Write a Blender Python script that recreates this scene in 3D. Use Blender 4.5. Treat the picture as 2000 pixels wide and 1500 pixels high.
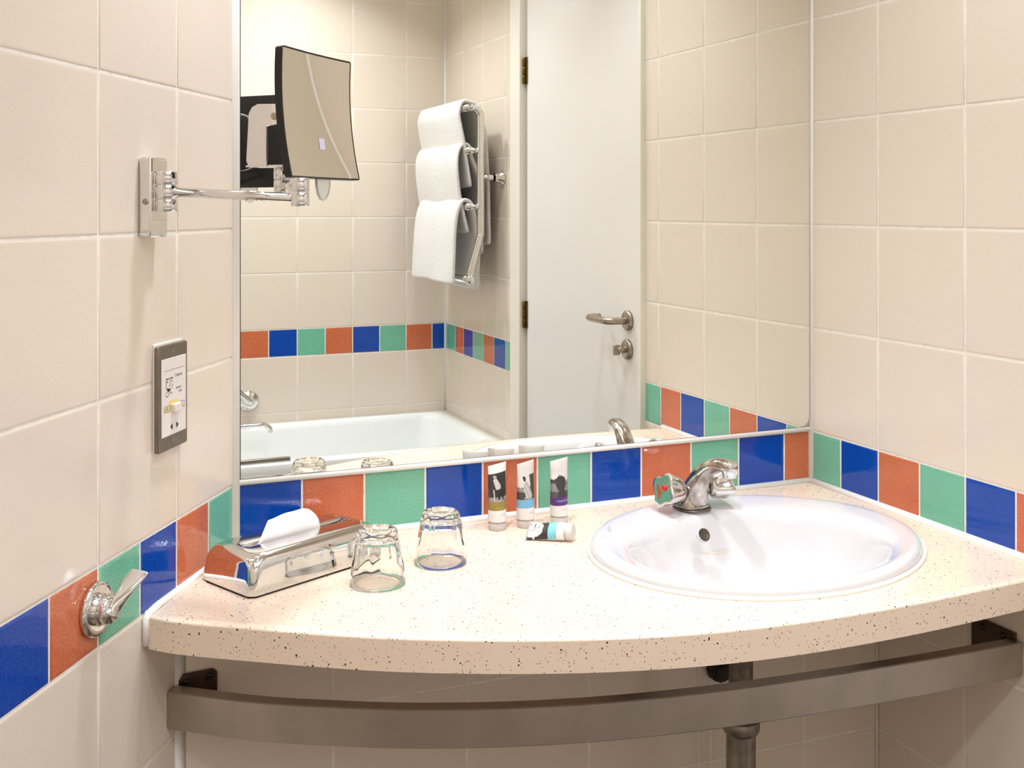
import bpy, bmesh, math, random
from mathutils import Vector, Matrix, noise
for o in list(bpy.data.objects): bpy.data.objects.remove(o, do_unlink=True)
SC = bpy.context.scene
COL = SC.collection
PI = math.pi
YAW = math.radians(22.493)
# ------------------------------------------------------------------ camera
cam_d = bpy.data.cameras.new('camera'); cam = bpy.data.objects.new('camera', cam_d); COL.objects.link(cam)
cam.location = (-1.3551, -1.7511, 1.3836)
cam.rotation_euler = (PI/2, 0, -YAW)
cam_d.sensor_width = 36.0; cam_d.lens = 2139.23/2000*36
cam_d.shift_y = -(750-406.48)/2000
cam_d.clip_start = 0.02
SC.camera = cam
# ------------------------------------------------------------------ world, light, exposure
SC.view_settings.view_transform = 'Standard'; SC.view_settings.look = 'None'
SC.view_settings.gamma = 1.0; SC.view_settings.use_curve_mapping = False
SC.view_settings.exposure = 0.0
SC.cycles.sample_clamp_indirect = 50; SC.cycles.max_bounces = 16; SC.cycles.transmission_bounces = 14; SC.cycles.glossy_bounces = 8; SC.cycles.blur_glossy = .3
w = bpy.data.worlds.new('world'); SC.world = w; w.use_nodes = True
w.node_tree.nodes['Background'].inputs[0].default_value = (1.0, .95, .88, 1)
w.node_tree.nodes['Background'].inputs[1].default_value = 0.0
LIGHTS = [  # x, y, power, size : recessed ceiling downlights
    (-.935, -.31, 4.0, .12), (-.34, -.52, 2.7, .12), (-.45, -1.25, 2.5, .12), (-1.30, -1.80, 6.0, .12), (-.62, -1.80, 7.4, .12)]
CEIL = 2.45
for i, (x, y, p, s) in enumerate(LIGHTS):
    l = bpy.data.lights.new('downlight_lamp', 'AREA'); l.shape = 'DISK'; l.size = s; l.energy = p
    l.cycles.is_caustics_light = True
    l.color = (.90, .95, 1.02); l.spread = math.radians(92 if i < 2 else 120)
    o = bpy.data.objects.new('downlight_lamp', l); COL.objects.link(o); o.location = (x, y, CEIL-.012)
l = bpy.data.lights.new('ceiling_fill_lamp', 'AREA'); l.shape = 'RECTANGLE'; l.size = 1.1; l.size_y = 1.0; l.energy = 5.2  # added soft fill in place of ceiling bounce, not a known fixture
l.color = (.90, .95, 1.02)
o = bpy.data.objects.new('ceiling_fill_lamp', l); COL.objects.link(o); o.location = (-.85, -1.15, CEIL-.01)

# ------------------------------------------------------------------ materials
def lin(c):
    return tuple(((v/255)/12.92 if v/255 <= .04045 else ((v/255+.055)/1.055)**2.4) for v in c)
def nodes(name):
    m = bpy.data.materials.new(name); m.use_nodes = True
    nt = m.node_tree; return m, nt, nt.nodes['Principled BSDF']
def mat(name, rgb, rough=.5, metal=0., bump=0., bscale=200., spec=.5, noise_amt=0., nscale=300., coat=0., trans=0., ior=1.45, dark=None, detail=3., lw=None):
    m, nt, b = nodes(name); N = nt.nodes; L = nt.links
    c = lin(rgb); b.inputs['Base Color'].default_value = (*c, 1)
    b.inputs['Roughness'].default_value = rough; b.inputs['Metallic'].default_value = metal
    b.inputs['Specular IOR Level'].default_value = spec; b.inputs['Coat Weight'].default_value = coat
    b.inputs['Transmission Weight'].default_value = trans; b.inputs['IOR'].default_value = ior
    tc = N.new('ShaderNodeTexCoord')
    if noise_amt:
        n = N.new('ShaderNodeTexNoise'); n.inputs['Scale'].default_value = nscale; n.inputs['Detail'].default_value = detail
        L.new(tc.outputs['Object'], n.inputs['Vector'])
        mx = N.new('ShaderNodeMix'); mx.data_type = 'RGBA'
        d = lin(dark) if dark else tuple(v*(1-noise_amt) for v in c)
        mx.inputs[6].default_value = (*d, 1); mx.inputs[7].default_value = (*c, 1)
        r = N.new('ShaderNodeMapRange'); r.inputs[1].default_value = .35; r.inputs[2].default_value = .65
        L.new(n.outputs['Fac'], r.inputs[0]); L.new(r.outputs[0], mx.inputs[0]); L.new(mx.outputs[2], b.inputs['Base Color'])
    if bump:
        n2 = N.new('ShaderNodeTexNoise'); n2.inputs['Scale'].default_value = bscale; n2.inputs['Detail'].default_value = 2
        L.new(tc.outputs['Object'], n2.inputs['Vector'])
        bp = N.new('ShaderNodeBump'); bp.inputs['Strength'].default_value = 1; bp.inputs['Distance'].default_value = bump
        L.new(n2.outputs['Fac'], bp.inputs['Height']); L.new(bp.outputs[0], b.inputs['Normal'])
    return m
def tile_mat(name, rgb, light, rough=.1, amt=.5, b1=.00022, s1=55, b2=.00010, s2=260):
    """glazed tile: crackled speckle in the colour, shallow waves in the glaze"""
    m, nt, b = nodes(name); N = nt.nodes; L = nt.links
    tc = N.new('ShaderNodeTexCoord')
    n = N.new('ShaderNodeTexNoise'); n.inputs['Scale'].default_value = 420; n.inputs['Detail'].default_value = 5
    n3 = N.new('ShaderNodeTexNoise'); n3.inputs['Scale'].default_value = 28; n3.inputs['Detail'].default_value = 2
    L.new(tc.outputs['Object'], n.inputs['Vector']); L.new(tc.outputs['Object'], n3.inputs['Vector'])
    r = N.new('ShaderNodeMapRange'); r.inputs[1].default_value = .42; r.inputs[2].default_value = .72; r.inputs[4].default_value = amt
    L.new(n.outputs['Fac'], r.inputs[0])
    a = N.new('ShaderNodeMath'); a.operation = 'MULTIPLY_ADD'; a.inputs[1].default_value = .25*amt
    L.new(n3.outputs['Fac'], a.inputs[0]); L.new(r.outputs[0], a.inputs[2]); a.use_clamp = True
    mx = N.new('ShaderNodeMix'); mx.data_type = 'RGBA'
    mx.inputs[6].default_value = (*lin(rgb), 1); mx.inputs[7].default_value = (*lin(light), 1)
    L.new(a.outputs[0], mx.inputs[0]); L.new(mx.outputs[2], b.inputs['Base Color'])
    b.inputs['Roughness'].default_value = rough
    w1 = N.new('ShaderNodeTexNoise'); w1.inputs['Scale'].default_value = s1; w1.inputs['Detail'].default_value = 1
    w2 = N.new('ShaderNodeTexNoise'); w2.inputs['Scale'].default_value = s2; w2.inputs['Detail'].default_value = 1
    L.new(tc.outputs['Object'], w1.inputs['Vector']); L.new(tc.outputs['Object'], w2.inputs['Vector'])
    bp = N.new('ShaderNodeBump'); bp.inputs['Distance'].default_value = b1
    bp2 = N.new('ShaderNodeBump'); bp2.inputs['Distance'].default_value = b2
    L.new(w1.outputs['Fac'], bp.inputs['Height']); L.new(w2.outputs['Fac'], bp2.inputs['Height'])
    L.new(bp.outputs[0], bp2.inputs['Normal']); L.new(bp2.outputs[0], b.inputs['Normal'])
    return m
M = {}
M['cream'] = tile_mat('cream_tile', (229, 215, 199), (232, 219, 205), .16, .6)
M['blue'] = tile_mat('blue_tile', (2, 58, 158), (30, 104, 204), .07, .5)
M['orange'] = tile_mat('orange_tile', (196, 98, 62), (228, 142, 104), .07, .6)
M['green'] = tile_mat('green_tile', (104, 178, 148), (146, 210, 184), .07, .6)
M['grout'] = mat('grout', (246, 238, 228), .8, noise_amt=.12, nscale=60, bump=.0003, bscale=500)
M['caulk'] = mat('white_sealant', (245, 241, 235), .35, bump=.0004, bscale=70)
M['caulk_cream'] = mat('cream_sealant', (232, 220, 204), .4, noise_amt=.1, nscale=30, bump=.0005, bscale=70)
M['ceil'] = mat('ceiling_paint', (246, 242, 236), .8, bump=.0002)
M['floor'] = mat('floor_vinyl', (118, 100, 82), .4, noise_amt=.2, nscale=80)
M['door'] = mat('door_paint', (236, 232, 228), .28, bump=.00008, bscale=60)
M['frame'] = mat('frame_paint', (238, 232, 220), .35, bump=.0001, bscale=60)
M['ceramic'] = mat('ceramic', (222, 218, 219), .06, coat=.3, noise_amt=.01, nscale=20)
M['enamel'] = mat('bath_enamel', (240, 241, 240), .08, noise_amt=.01, nscale=20)
M['chrome'] = mat('chrome', (225, 224, 222), .05, 1.0, noise_amt=.05, nscale=40)
M['chrome_worn'] = mat('limescaled_chrome', (214, 208, 202), .14, 1.0, noise_amt=.3, nscale=45, bump=.0001, bscale=140, dark=(150, 138, 126))
M['steel'] = mat('brushed_steel', (182, 172, 162), .36, 1.0, noise_amt=.12, nscale=14, bump=.00008, bscale=400)
M['nickel'] = mat('satin_nickel', (172, 160, 146), .3, 1.0, noise_amt=.1, nscale=80)
M['brass'] = mat('tarnished_brass', (128, 104, 58), .4, 1.0, noise_amt=.4, nscale=120)
M['black'] = mat('black_plastic', (22, 20, 20), .18, noise_amt=.1, nscale=50)
M['darkmetal'] = mat('dark_bronze_steel', (84, 68, 56), .4, .8, noise_amt=.2, nscale=80)
M['glass'] = mat('clear_glass', (252, 254, 253), .0, trans=1.0, ior=1.48)
M['acrylic'] = mat('clear_acrylic', (235, 238, 235), .15, trans=.75, ior=1.3, noise_amt=.05, nscale=100)
M['mirror'] = mat('mirror_silver', (244, 246, 240), .0, 1.0)
M['mirror_edge'] = mat('mirror_edge_glass', (48, 66, 58), .2, noise_amt=.2, nscale=60)
M['mirror2'] = mat('magnifier_silver', (244, 243, 238), .0, 1.0)
M['towel'] = mat('white_terry', (246, 242, 238), .95, bump=.004, bscale=330, spec=.1, noise_amt=.05, nscale=200)
M['towel_back'] = M['towel']
M['tissue'] = mat('tissue_paper', (248, 242, 240), .9, spec=.1, bump=.0002, bscale=500)
M['sock_white'] = mat('socket_white', (236, 228, 224), .3, noise_amt=.02)
M['pale_steel'] = mat('dull_steel_plate', (140, 130, 118), .36, 1.0, noise_amt=.15, nscale=60, bump=.00005, bscale=300)
M['ink'] = mat('black_ink', (40, 36, 36), .5, noise_amt=.05)
M['yellow'] = mat('yellow_ink', (240, 214, 120), .5, noise_amt=.05)
M['tan_ink'] = mat('tan_ink', (196, 158, 120), .5, noise_amt=.05)
M['redbrown'] = mat('red_ink', (120, 30, 36), .5, noise_amt=.05)
M['red'] = mat('red_dot', (222, 40, 24), .3, noise_amt=.02)
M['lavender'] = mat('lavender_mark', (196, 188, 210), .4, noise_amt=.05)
M['grey_ink'] = mat('grey_ink', (175, 170, 172), .5, noise_amt=.05)
M['white_ink'] = mat('white_ink', (238, 222, 240), .5, noise_amt=.02)
M['gold_ink'] = mat('pale_gold_ink', (214, 190, 110), .5, noise_amt=.02)
M['capw'] = mat('frosted_cap', (244, 240, 236), .3, trans=.35, noise_amt=.02)
M['pvc'] = mat('grey_metal_pipe', (150, 142, 132), .3, .9, noise_amt=.3, nscale=60)
M['thread'] = mat('pipe_thread', (128, 118, 106), .4, .7, noise_amt=.3, nscale=80)
M['hole'] = mat('overflow_dark', (86, 74, 60), .5, .3, noise_amt=.2, nscale=80)
M['chipblack'] = mat('black_fitting', (26, 22, 18), .6, noise_amt=.2)
M['glow'] = mat('downlight_glass', (255, 250, 240), .5)
M['hairline'] = mat('groove_dark', (150, 138, 120), .7, noise_amt=.1)

def counter_mat():
    m, nt, b = nodes('speckled_solid_surface'); N = nt.nodes; L = nt.links
    tc = N.new('ShaderNodeTexCoord')
    base = lin((239, 216, 194)); cur = None
    lay = [(165, .24, .36), (330, .28, .40), (90, .12, .55)]
    prev = None
    for k, (sc, rad, keep) in enumerate(lay):
        v = N.new('ShaderNodeTexVoronoi'); v.feature = 'F1'; v.inputs['Scale'].default_value = sc
        mp = N.new('ShaderNodeMapping'); mp.inputs['Location'].default_value = (k*3.3, k*1.7, k*.9)
        L.new(tc.outputs['Object'], mp.inputs[0]); L.new(mp.outputs[0], v.inputs['Vector'])
        sep = N.new('ShaderNodeSeparateColor'); L.new(v.outputs['Color'], sep.inputs[0])
        # radius threshold from random red channel
        th = N.new('ShaderNodeMath'); th.operation = 'MULTIPLY_ADD'; th.inputs[1].default_value = rad/(1-keep); th.inputs[2].default_value = -keep*rad/(1-keep)
        L.new(sep.outputs[0], th.inputs[0])
        lt = N.new('ShaderNodeMath'); lt.operation = 'LESS_THAN'; L.new(v.outputs['Distance'], lt.inputs[0]); L.new(th.outputs[0], lt.inputs[1])
        cr = N.new('ShaderNodeValToRGB'); cr.color_ramp.interpolation = 'CONSTANT'
        el = cr.color_ramp.elements
        cols = [(0, (58, 48, 42)), (.42, (70, 78, 110)), (.56, (140, 118, 92)), (.72, (76, 94, 74)), (.84, (206, 150, 84)), (.92, (36, 34, 34))]
        el[0].position = 0; el[0].color = (*lin(cols[0][1]), 1); el[1].position = cols[1][0]; el[1].color = (*lin(cols[1][1]), 1)
        for p, c in cols[2:]:
            e = el.new(p); e.color = (*lin(c), 1)
        L.new(sep.outputs[1], cr.inputs[0])
        mx = N.new('ShaderNodeMix'); mx.data_type = 'RGBA'
        if prev is None: mx.inputs[6].default_value = (*base, 1)
        else: L.new(prev, mx.inputs[6])
        L.new(cr.outputs[0], mx.inputs[7]); L.new(lt.outputs[0], mx.inputs[0]); prev = mx.outputs[2]
    L.new(prev, b.inputs['Base Color'])
    b.inputs['Roughness'].default_value = .22
    return m
M['counter'] = counter_mat()
def print_mat():
    m, nt, b = nodes('printed_label'); a = nt.nodes.new('ShaderNodeVertexColor'); a.layer_name = 'Col'
    nt.links.new(a.outputs[0], b.inputs['Base Color']); b.inputs['Roughness'].default_value = .35
    return m
M['print'] = print_mat()

# ------------------------------------------------------------------ mesh helpers
WM = {}
def wmat(o): return WM.get(o.name, o.matrix_world.copy())
class MB:
    def __init__(s): s.v = []; s.f = []; s.m = []; s.sm = []
    def add(s, vs, fs, mi=0, smooth=True):
        b = len(s.v); s.v += [tuple(v) for v in vs]
        for f in fs: s.f.append([b+i for i in f]); s.m.append(mi); s.sm.append(smooth)
    def box(s, c, d, mi=0, R=None):
        cx, cy, cz = c; hx, hy, hz = d[0]/2, d[1]/2, d[2]/2
        vs = [Vector((sx*hx, sy*hy, sz*hz)) for sx in (-1, 1) for sy in (-1, 1) for sz in (-1, 1)]
        if R: vs = [R @ v for v in vs]
        vs = [v+Vector(c) for v in vs]
        s.add(vs, [(0, 1, 3, 2), (4, 6, 7, 5), (0, 4, 5, 1), (2, 3, 7, 6), (0, 2, 6, 4), (1, 5, 7, 3)], mi, False)
    def loops(s, rings, closed=True, cap0=True, cap1=True, mi=0, smooth=True):
        n = len(rings[0]); vs = [p for r in rings for p in r]; fs = []
        for i in range(len(rings)-1):
            for j in range(n if closed else n-1):
                k = (j+1) % n; fs.append((i*n+j, i*n+k, (i+1)*n+k, (i+1)*n+j))
        if cap0: fs.append(tuple(reversed(range(n))))
        if cap1: fs.append(tuple((len(rings)-1)*n+j for j in range(n)))
        s.add(vs, fs, mi, smooth)
    def lathe(s, prof, c=(0, 0, 0), axis=(0, 0, 1), n=32, mi=0, cap0=False, cap1=False, smooth=True):
        a = Vector(axis).normalized(); q = a.to_track_quat('Z', 'Y'); c = Vector(c)
        rings = [[c+q @ Vector((r*math.cos(2*PI*j/n), r*math.sin(2*PI*j/n), h)) for j in range(n)] for r, h in prof]
        s.loops(rings, True, cap0, cap1, mi, smooth)
    def tube(s, pts, r, n=16, mi=0, smooth=True, up=(0, 0, 1)):
        pts = [Vector(p) for p in pts]; rr = r if isinstance(r, (list, tuple)) else [r]*len(pts)
        rings = []; prev = None
        for i, p in enumerate(pts):
            t = (pts[min(i+1, len(pts)-1)]-pts[max(i-1, 0)]).normalized()
            if prev is None:
                u = Vector(up) if abs(t.dot(Vector(up))) < .95 else Vector((1, 0, 0))
                x = t.cross(u).normalized()
            else: x = (prev-t*prev.dot(t)).normalized()
            prev = x; y = t.cross(x)
            rings.append([p+(x*math.cos(2*PI*j/n)+y*math.sin(2*PI*j/n))*rr[i] for j in range(n)])
        s.loops(rings, True, True, True, mi, smooth)
    def grid(s, fn, nu, nv, mi=0, smooth=True):
        vs = [fn(i/nu, j/nv) for i in range(nu+1) for j in range(nv+1)]
        fs = [(i*(nv+1)+j, (i+1)*(nv+1)+j, (i+1)*(nv+1)+j+1, i*(nv+1)+j+1) for i in range(nu) for j in range(nv)]
        s.add(vs, fs, mi, smooth)
    def build(s, name, mats, parent=None, bevel=0, seg=2, subsurf=0, solid=0, fix=True, sharp=None):
        me = bpy.data.meshes.new(name)
        org = wmat(parent).inverted() if parent else Matrix()
        me.from_pydata([org @ Vector(v) for v in s.v], [], s.f); me.update()
        if not isinstance(mats, (list, tuple)): mats = [mats]
        for m in mats: me.materials.append(m)
        for p, mi, sm in zip(me.polygons, s.m, s.sm): p.material_index = mi; p.use_smooth = sm
        if fix:
            bm = bmesh.new(); bm.from_mesh(me); bmesh.ops.recalc_face_normals(bm, faces=bm.faces); bm.to_mesh(me); bm.free()
        if sharp is not None: me.set_sharp_from_angle(angle=math.radians(sharp))
        o = bpy.data.objects.new(name, me); COL.objects.link(o)
        if parent: o.parent = parent
        WM[o.name] = wmat(parent) if parent else Matrix()
        if bevel:
            b = o.modifiers.new('bevel', 'BEVEL'); b.width = bevel; b.segments = seg; b.limit_method = 'ANGLE'; b.angle_limit = math.radians(40)
            for p in me.polygons: p.use_smooth = True
            me.set_sharp_from_angle(angle=math.radians(35))
        if solid:
            d = o.modifiers.new('thick', 'SOLIDIFY'); d.thickness = solid; d.offset = 0
        if subsurf:
            d = o.modifiers.new('sub', 'SUBSURF'); d.levels = subsurf; d.render_levels = subsurf
        return o
def tag(o, label=None, cat=None, group=None, kind=None):
    if label: o['label'] = label
    if cat: o['category'] = cat
    if group: o['group'] = group
    if kind: o['kind'] = kind
    return o
def empty(name, loc, label, cat, group=None, rz=0):
    o = bpy.data.objects.new(name, None); COL.objects.link(o); o.location = loc; o.rotation_euler = (0, 0, rz)
    o.empty_display_size = .02
    o.matrix_world = Matrix.Translation(Vector(loc)) @ Matrix.Rotation(rz, 4, 'Z')
    WM[o.name] = o.matrix_world.copy()
    return tag(o, label, cat, group)
def text_mesh(txt, size, align='LEFT'):
    cu = bpy.data.curves.new('t', 'FONT'); cu.body = txt; cu.size = size; cu.align_x = align; cu.resolution_u = 2
    ob = bpy.data.objects.new('t', cu); COL.objects.link(ob)
    dg = bpy.context.evaluated_depsgraph_get(); dg.update()
    me = bpy.data.meshes.new_from_object(ob.evaluated_get(dg))
    bpy.data.objects.remove(ob)
    vs = [v.co.copy() for v in me.vertices]; fs = [tuple(p.vertices) for p in me.polygons]
    return vs, fs
def catmull(pts, n=8):
    P = [Vector(p) for p in pts]; P = [2*P[0]-P[1]]+P+[2*P[-1]-P[-2]]; out = []
    for i in range(1, len(P)-2):
        for k in range(n):
            t = k/n; a, b, c, d = P[i-1:i+3]
            out.append(.5*((2*b)+(-a+c)*t+(2*a-5*b+4*c-d)*t*t+(-a+3*b-3*c+d)*t**3))
    out.append(P[-2]); return out
# ------------------------------------------------------------------ geometry of the room
LC = -1.09999; PHI = math.radians(31.944)
LD = Vector((-math.sin(PHI), -math.cos(PHI), 0))     # along the slanted left wall, away from the corner
LN = Vector((math.cos(PHI), -math.sin(PHI), 0))      # its normal into the room
def LW(t, off, z): return Vector((LC, 0, 0))+LD*t+LN*off+Vector((0, 0, z))
ZB = .95; HB = .098; BY = -2.1913; CT = .851

def tilewall(name, org, du, nrm, cells, label_kind='structure', grout_rect=None):
    """cells: (u0,u1,z0,z1,material key); tile faces lie on the plane, grout 1.6 mm behind"""
    mb = MB(); du = Vector(du); nrm = Vector(nrm); org = Vector(org)
    keys = ['grout', 'cream', 'blue', 'orange', 'green']
    def P(u, z, h): return org+du*u+nrm*h+Vector((0, 0, z))
    for (u0, u1, z0, z1) in grout_rect:
        mb.add([P(u0, z0, -.0009), P(u1, z0, -.0009), P(u1, z1, -.0009), P(u0, z1, -.0009)], [(0, 1, 2, 3)], 0, False)
        mb.add([P(u0, z0, -.03), P(u1, z0, -.03), P(u1, z1, -.03), P(u0, z1, -.03)], [(3, 2, 1, 0)], 0, False)
    prof = [(0, -.0009), (.0003, -.0006), (.0011, -.0002), (.0028, 0), (.005, 0)]
    for (u0, u1, z0, z1, k) in cells:
        g = .0017; u0 += g; u1 -= g; z0 += g; z1 -= g
        if u1-u0 < .014 or z1-z0 < .014:
            mb.add([P(u0, z0, 0), P(u1, z0, 0), P(u1, z1, 0), P(u0, z1, 0)], [(0, 1, 2, 3)], keys.index(k), False); continue
        rings = []
        for i, h in prof: rings.append([P(u0+i, z0+i, h), P(u1-i, z0+i, h), P(u1-i, z1-i, h), P(u0+i, z1-i, h)])
        mb.loops(rings, True, False, True, keys.index(k))
    o = mb.build(name, [M[k] for k in keys], fix=False)
    # orient faces towards the room
    me = o.data; n0 = nrm
    for p in me.polygons:
        if p.normal.dot(n0) < 0 and p.material_index > 0: p.flip()
    me.update()
    return tag(o, kind='structure')
def split(u0, u1, cuts): 
    c = [u0]+[x for x in sorted(cuts) if u0+.004 < x < u1-.004]+[u1]
    return list(zip(c[:-1], c[1:]))
ROWS = split(0, CEIL, [ZB-HB-.2*k for k in range(0, 5)]+[ZB+.2*k for k in range(0, 8)])
def wallcells(u0, u1, bigcuts, bordercuts, cols, zmin=0, zmax=CEIL, rows=None):
    out = []
    for (a, b) in (rows or ROWS):
        a2 = max(a, zmin); b2 = min(b, zmax)
        if b2-a2 < .004: continue
        if abs(a-(ZB-HB)) < 1e-6:
            for i, (p, q) in enumerate(split(u0, u1, bordercuts)): out.append((p, q, a2, b2, cols[i % len(cols)]))
        else:
            for (p, q) in split(u0, u1, bigcuts): out.append((p, q, a2, b2, 'cream'))
    return out
# back wall (behind the mirror), u = -x
bx = [.0613, .1653, .27, .3749, .4767, .5816, .684, .7869, .8916, .9942]
tilewall('wall_back', (0, 0, 0), (-1, 0, 0), (0, -1, 0),
         wallcells(0, 1.1, [.1904+.2035*k for k in range(6)], bx, ['orange', 'blue', 'green']), grout_rect=[(0, 1.1, 0, CEIL)])
# right wall, u = -y ; door opening from .66 to 1.5085 up to 2.03
rc = [.0886, .1904, .2920, .3940, .4955, .5882]
cells = wallcells(0, .6645, [.1904+.2035*k for k in range(4)], rc, ['green', 'blue', 'orange'])
rc2 = [1.5919, 1.6933, 1.795, 1.8968, 1.9929, 2.082]
seq = ['green', 'blue', 'orange', 'green', 'blue', 'orange', 'green']
cells += wallcells(1.5085, 2.1913, [1.5919, 1.795, 1.9929], rc2, seq)
cells += [(a, b, 2.27, CEIL, 'cream') for a, b in split(.6645, 1.5085, [.8, 1.0, 1.2, 1.4])]
tilewall('wall_right', (0, 0, 0), (0, -1, 0), (-1, 0, 0), cells,
         grout_rect=[(0, .6645, 0, CEIL), (1.5085, 2.1913, 0, CEIL), (.6645, 1.5085, 2.27, CEIL)])
# bath wall opposite the mirror, u = -x
b0 = .1555; big = [b0+.2035*k for k in range(0, 8)]; bord = [b0-.10175]+[b0+.10175*k for k in range(0, 16)]
tilewall('wall_front', (0, BY, 0), (-1, 0, 0), (0, 1, 0),
         wallcells(0, 1.76, big, bord, ['blue', 'orange', 'green']), grout_rect=[(0, 1.76, 0, CEIL)])
# slanted left wall, u = t
lb = [.194+.2035*k for k in range(0, 6)]; lbb = [.0925]+[.194+.10175*k for k in range(0, 12)]
tilewall('wall_left', (LC, 0, 0), LD, LN, wallcells(0, 1.24, lb, lbb, ['green', 'orange', 'blue']), grout_rect=[(0, 1.24, 0, CEIL)])
# end wall beside the head of the bath
p_end = LW(1.24, 0, 0)
tilewall('wall_end', (p_end.x, 0, 0), (0, -1, 0), (1, 0, 0),
         wallcells(-p_end.y, 2.1913, [1.2, 1.4, 1.6, 1.8, 2.0], [1.1+.1*k for k in range(11)], ['blue', 'green', 'orange']), grout_rect=[(-p_end.y, 2.1913, 0, CEIL)])
# boxed-out wall under the counter
BL = Vector((-1.2025, -.163, 0)); BR = Vector((0, -.188, 0)); bd = (BR-BL); blen = bd.length; bd.normalize(); bn = Vector((bd.y, -bd.x, 0))
def bu(x): return (x-BL.x)/bd.x
bcuts = [bu(x) for x in (-.9836, -.776, -.5697, -.3668, -.3431, -.1569)]
c2 = []
for a, b in split(0, .806, [.0545, .2545, .4545, .652]):
    for p, q in split(0, blen, bcuts): c2.append((p, q, a, b, 'cream'))
tilewall('wall_boxed', BL, bd, bn, c2, grout_rect=[(0, blen, 0, .806)])
# floor and ceiling
def slab(name, z0, z1, m):
    pts = [(0, 0), (LC, 0), (p_end.x, p_end.y), (p_end.x, BY), (0, BY)]
    mb = MB(); n = len(pts)
    mb.add([(x, y, z) for z in (z0, z1) for x, y in pts], [tuple(range(n)), tuple(range(n, 2*n))]+[(i, (i+1) % n, n+(i+1) % n, n+i) for i in range(n)], 0, False)
    return tag(mb.build(name, m), kind='structure')
slab('floor', -.05, 0, M['floor']); slab('ceiling', CEIL, CEIL+.05, M['ceil'])
for (x, y, p, s) in LIGHTS:
    t = empty('ceiling_downlight', (x, y, CEIL), 'round recessed ceiling downlight', 'ceiling light')
    mb = MB(); mb.lathe([(s/2+.001, -.001), (s/2+.001, -.006), (s/2+.016, -.006), (s/2+.018, -.001)], (x, y, CEIL), n=40)
    mb.build('bezel', M['nickel'], t)
for i, t in enumerate([o for o in COL.objects if o.name.startswith('ceiling_downlight')]):
    t['label'] = 'round recessed ceiling downlight ' + ['above the left of the vanity counter', 'above the basin', 'in the middle of the ceiling by the door', 'above the bath near its end wall', 'above the bath beside the towel rail'][i]
    t['group'] = 'recessed ceiling downlights'

t = empty('ceiling_fill_panel', (-.85, -1.15, CEIL), 'added square fill light in the middle of the ceiling, standing in for bounce', 'ceiling light')
mb = MB(); 
for dx, dy, lx, ly in ((0, .51, 1.14, .02), (0, -.51, 1.14, .02), (.56, 0, .02, 1.0), (-.56, 0, .02, 1.0)): mb.box((-.85+dx, -1.15+dy, CEIL-.006), (lx, ly, .012))
mb.build('fill_panel_frame', M['frame'], t)  # made-up frame around the added fill light
# corner sealant strips
def bead(name, pts, wdt, m, nseg=1):
    mb = MB()
    for a, b, c in pts: mb.tube([a, b], c, 10)
    return tag(mb.build(name, m), kind='structure')
def corner_strip(name, p, d1, d2, s1, s2, z0, z1, m):
    p = Vector(p); d1 = Vector(d1).normalized(); d2 = Vector(d2).normalized(); mb = MB()
    mid = (d1*s1+d2*s2)*.36; e = -(d1+d2).normalized()*.002
    ring = lambda z: [p+e+Vector((0, 0, z)), p+d1*s1+Vector((0, 0, z)), p+mid+Vector((0, 0, z)), p+d2*s2+Vector((0, 0, z))]
    mb.loops([ring(z0), ring(z1)])
    return tag(mb.build(name, m), kind='structure')
def strip(name, pts, z0, z1, m):
    mb = MB(); mb.loops([[Vector((x, y, z)) for x, y in pts] for z in (z0, z1)])
    return tag(mb.build(name, m), kind='structure')
strip('trim_1', [(.001, .001), (-.0058, .001), (-.0058, -.0035), (-.0048, -.0058), (-.0026, -.0080), (-.0008, -.0092), (.001, -.0092)], CT, CEIL, M['caulk'])
k0 = Vector((LC, 0, 0)); k1 = k0+LD*.0105
strip('trim_2', [(k0.x-.001, .001), (k1.x-.0006, k1.y), (k1.x+.0010, k1.y+.0003), (LC+.0030, -.0082), (LC+.0064, -.0066), (LC+.0070, -.0060), (LC+.0070, .001)], CT, CEIL, M['caulk'])
mb = MB(); mb.loops([[Vector((x, y, z)) for y, z in ((.001, .9490), (-.0030, .9490), (-.0062, .9505), (-.0074, .9535), (-.0062, .9584), (.001, .9584))] for x in (LC+.006, -.0055)])
tag(mb.build('trim_11', M['caulk']), kind='structure')
corner_strip('trim_3', BL, bd, LD, .012, .010, 0, .806, M['caulk'])
corner_strip('trim_4', BR, -bd, (0, -1, 0), .005, .004, 0, .806, M['caulk_cream'])
corner_strip('trim_5', (0, BY, 0), (-1, 0, 0), (0, 1, 0), .006, .006, .6, CEIL, M['caulk'])

# ------------------------------------------------------------------ door in the right wall
door = bpy.data.objects.new('door_1', None); COL.objects.link(door); door.location = (0, -1.05, 0); door.matrix_world = Matrix.Translation((0, -1.05, 0)); tag(door, kind='structure')
mb = MB(); mb.box((.022, -1.0475, 1.11), (.04, .735, 2.22)); mb.build('leaf', M['door'], door, bevel=.002)
mb = MB()
mb.box((.012, -1.469, 1.135), (.06, .078, 2.27)); mb.box((.012, -.6725, 1.135), (.05, .015, 2.27)); mb.box((.012, -1.0475, 2.245), (.05, .84, .05))
mb.box((.035, -1.4225, 1.11), (.03, .012, 2.22))
mb.build('door_frame', M['frame'], door, bevel=.002)
for zc in (1.815, 1.05, .3):
    mb = MB()
    for k in range(3): mb.lathe([(.0055, -.013), (.0062, -.012), (.0062, .012), (.0055, .013)], (-.004, -1.424, zc+(k-1)*.028), n=12, cap0=True, cap1=True)
    mb.box((.0, -1.418, zc), (.003, .02, .084))
    mb.build('hinge', M['brass'], door)
hz = 1.094
hy = -.7525
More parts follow.
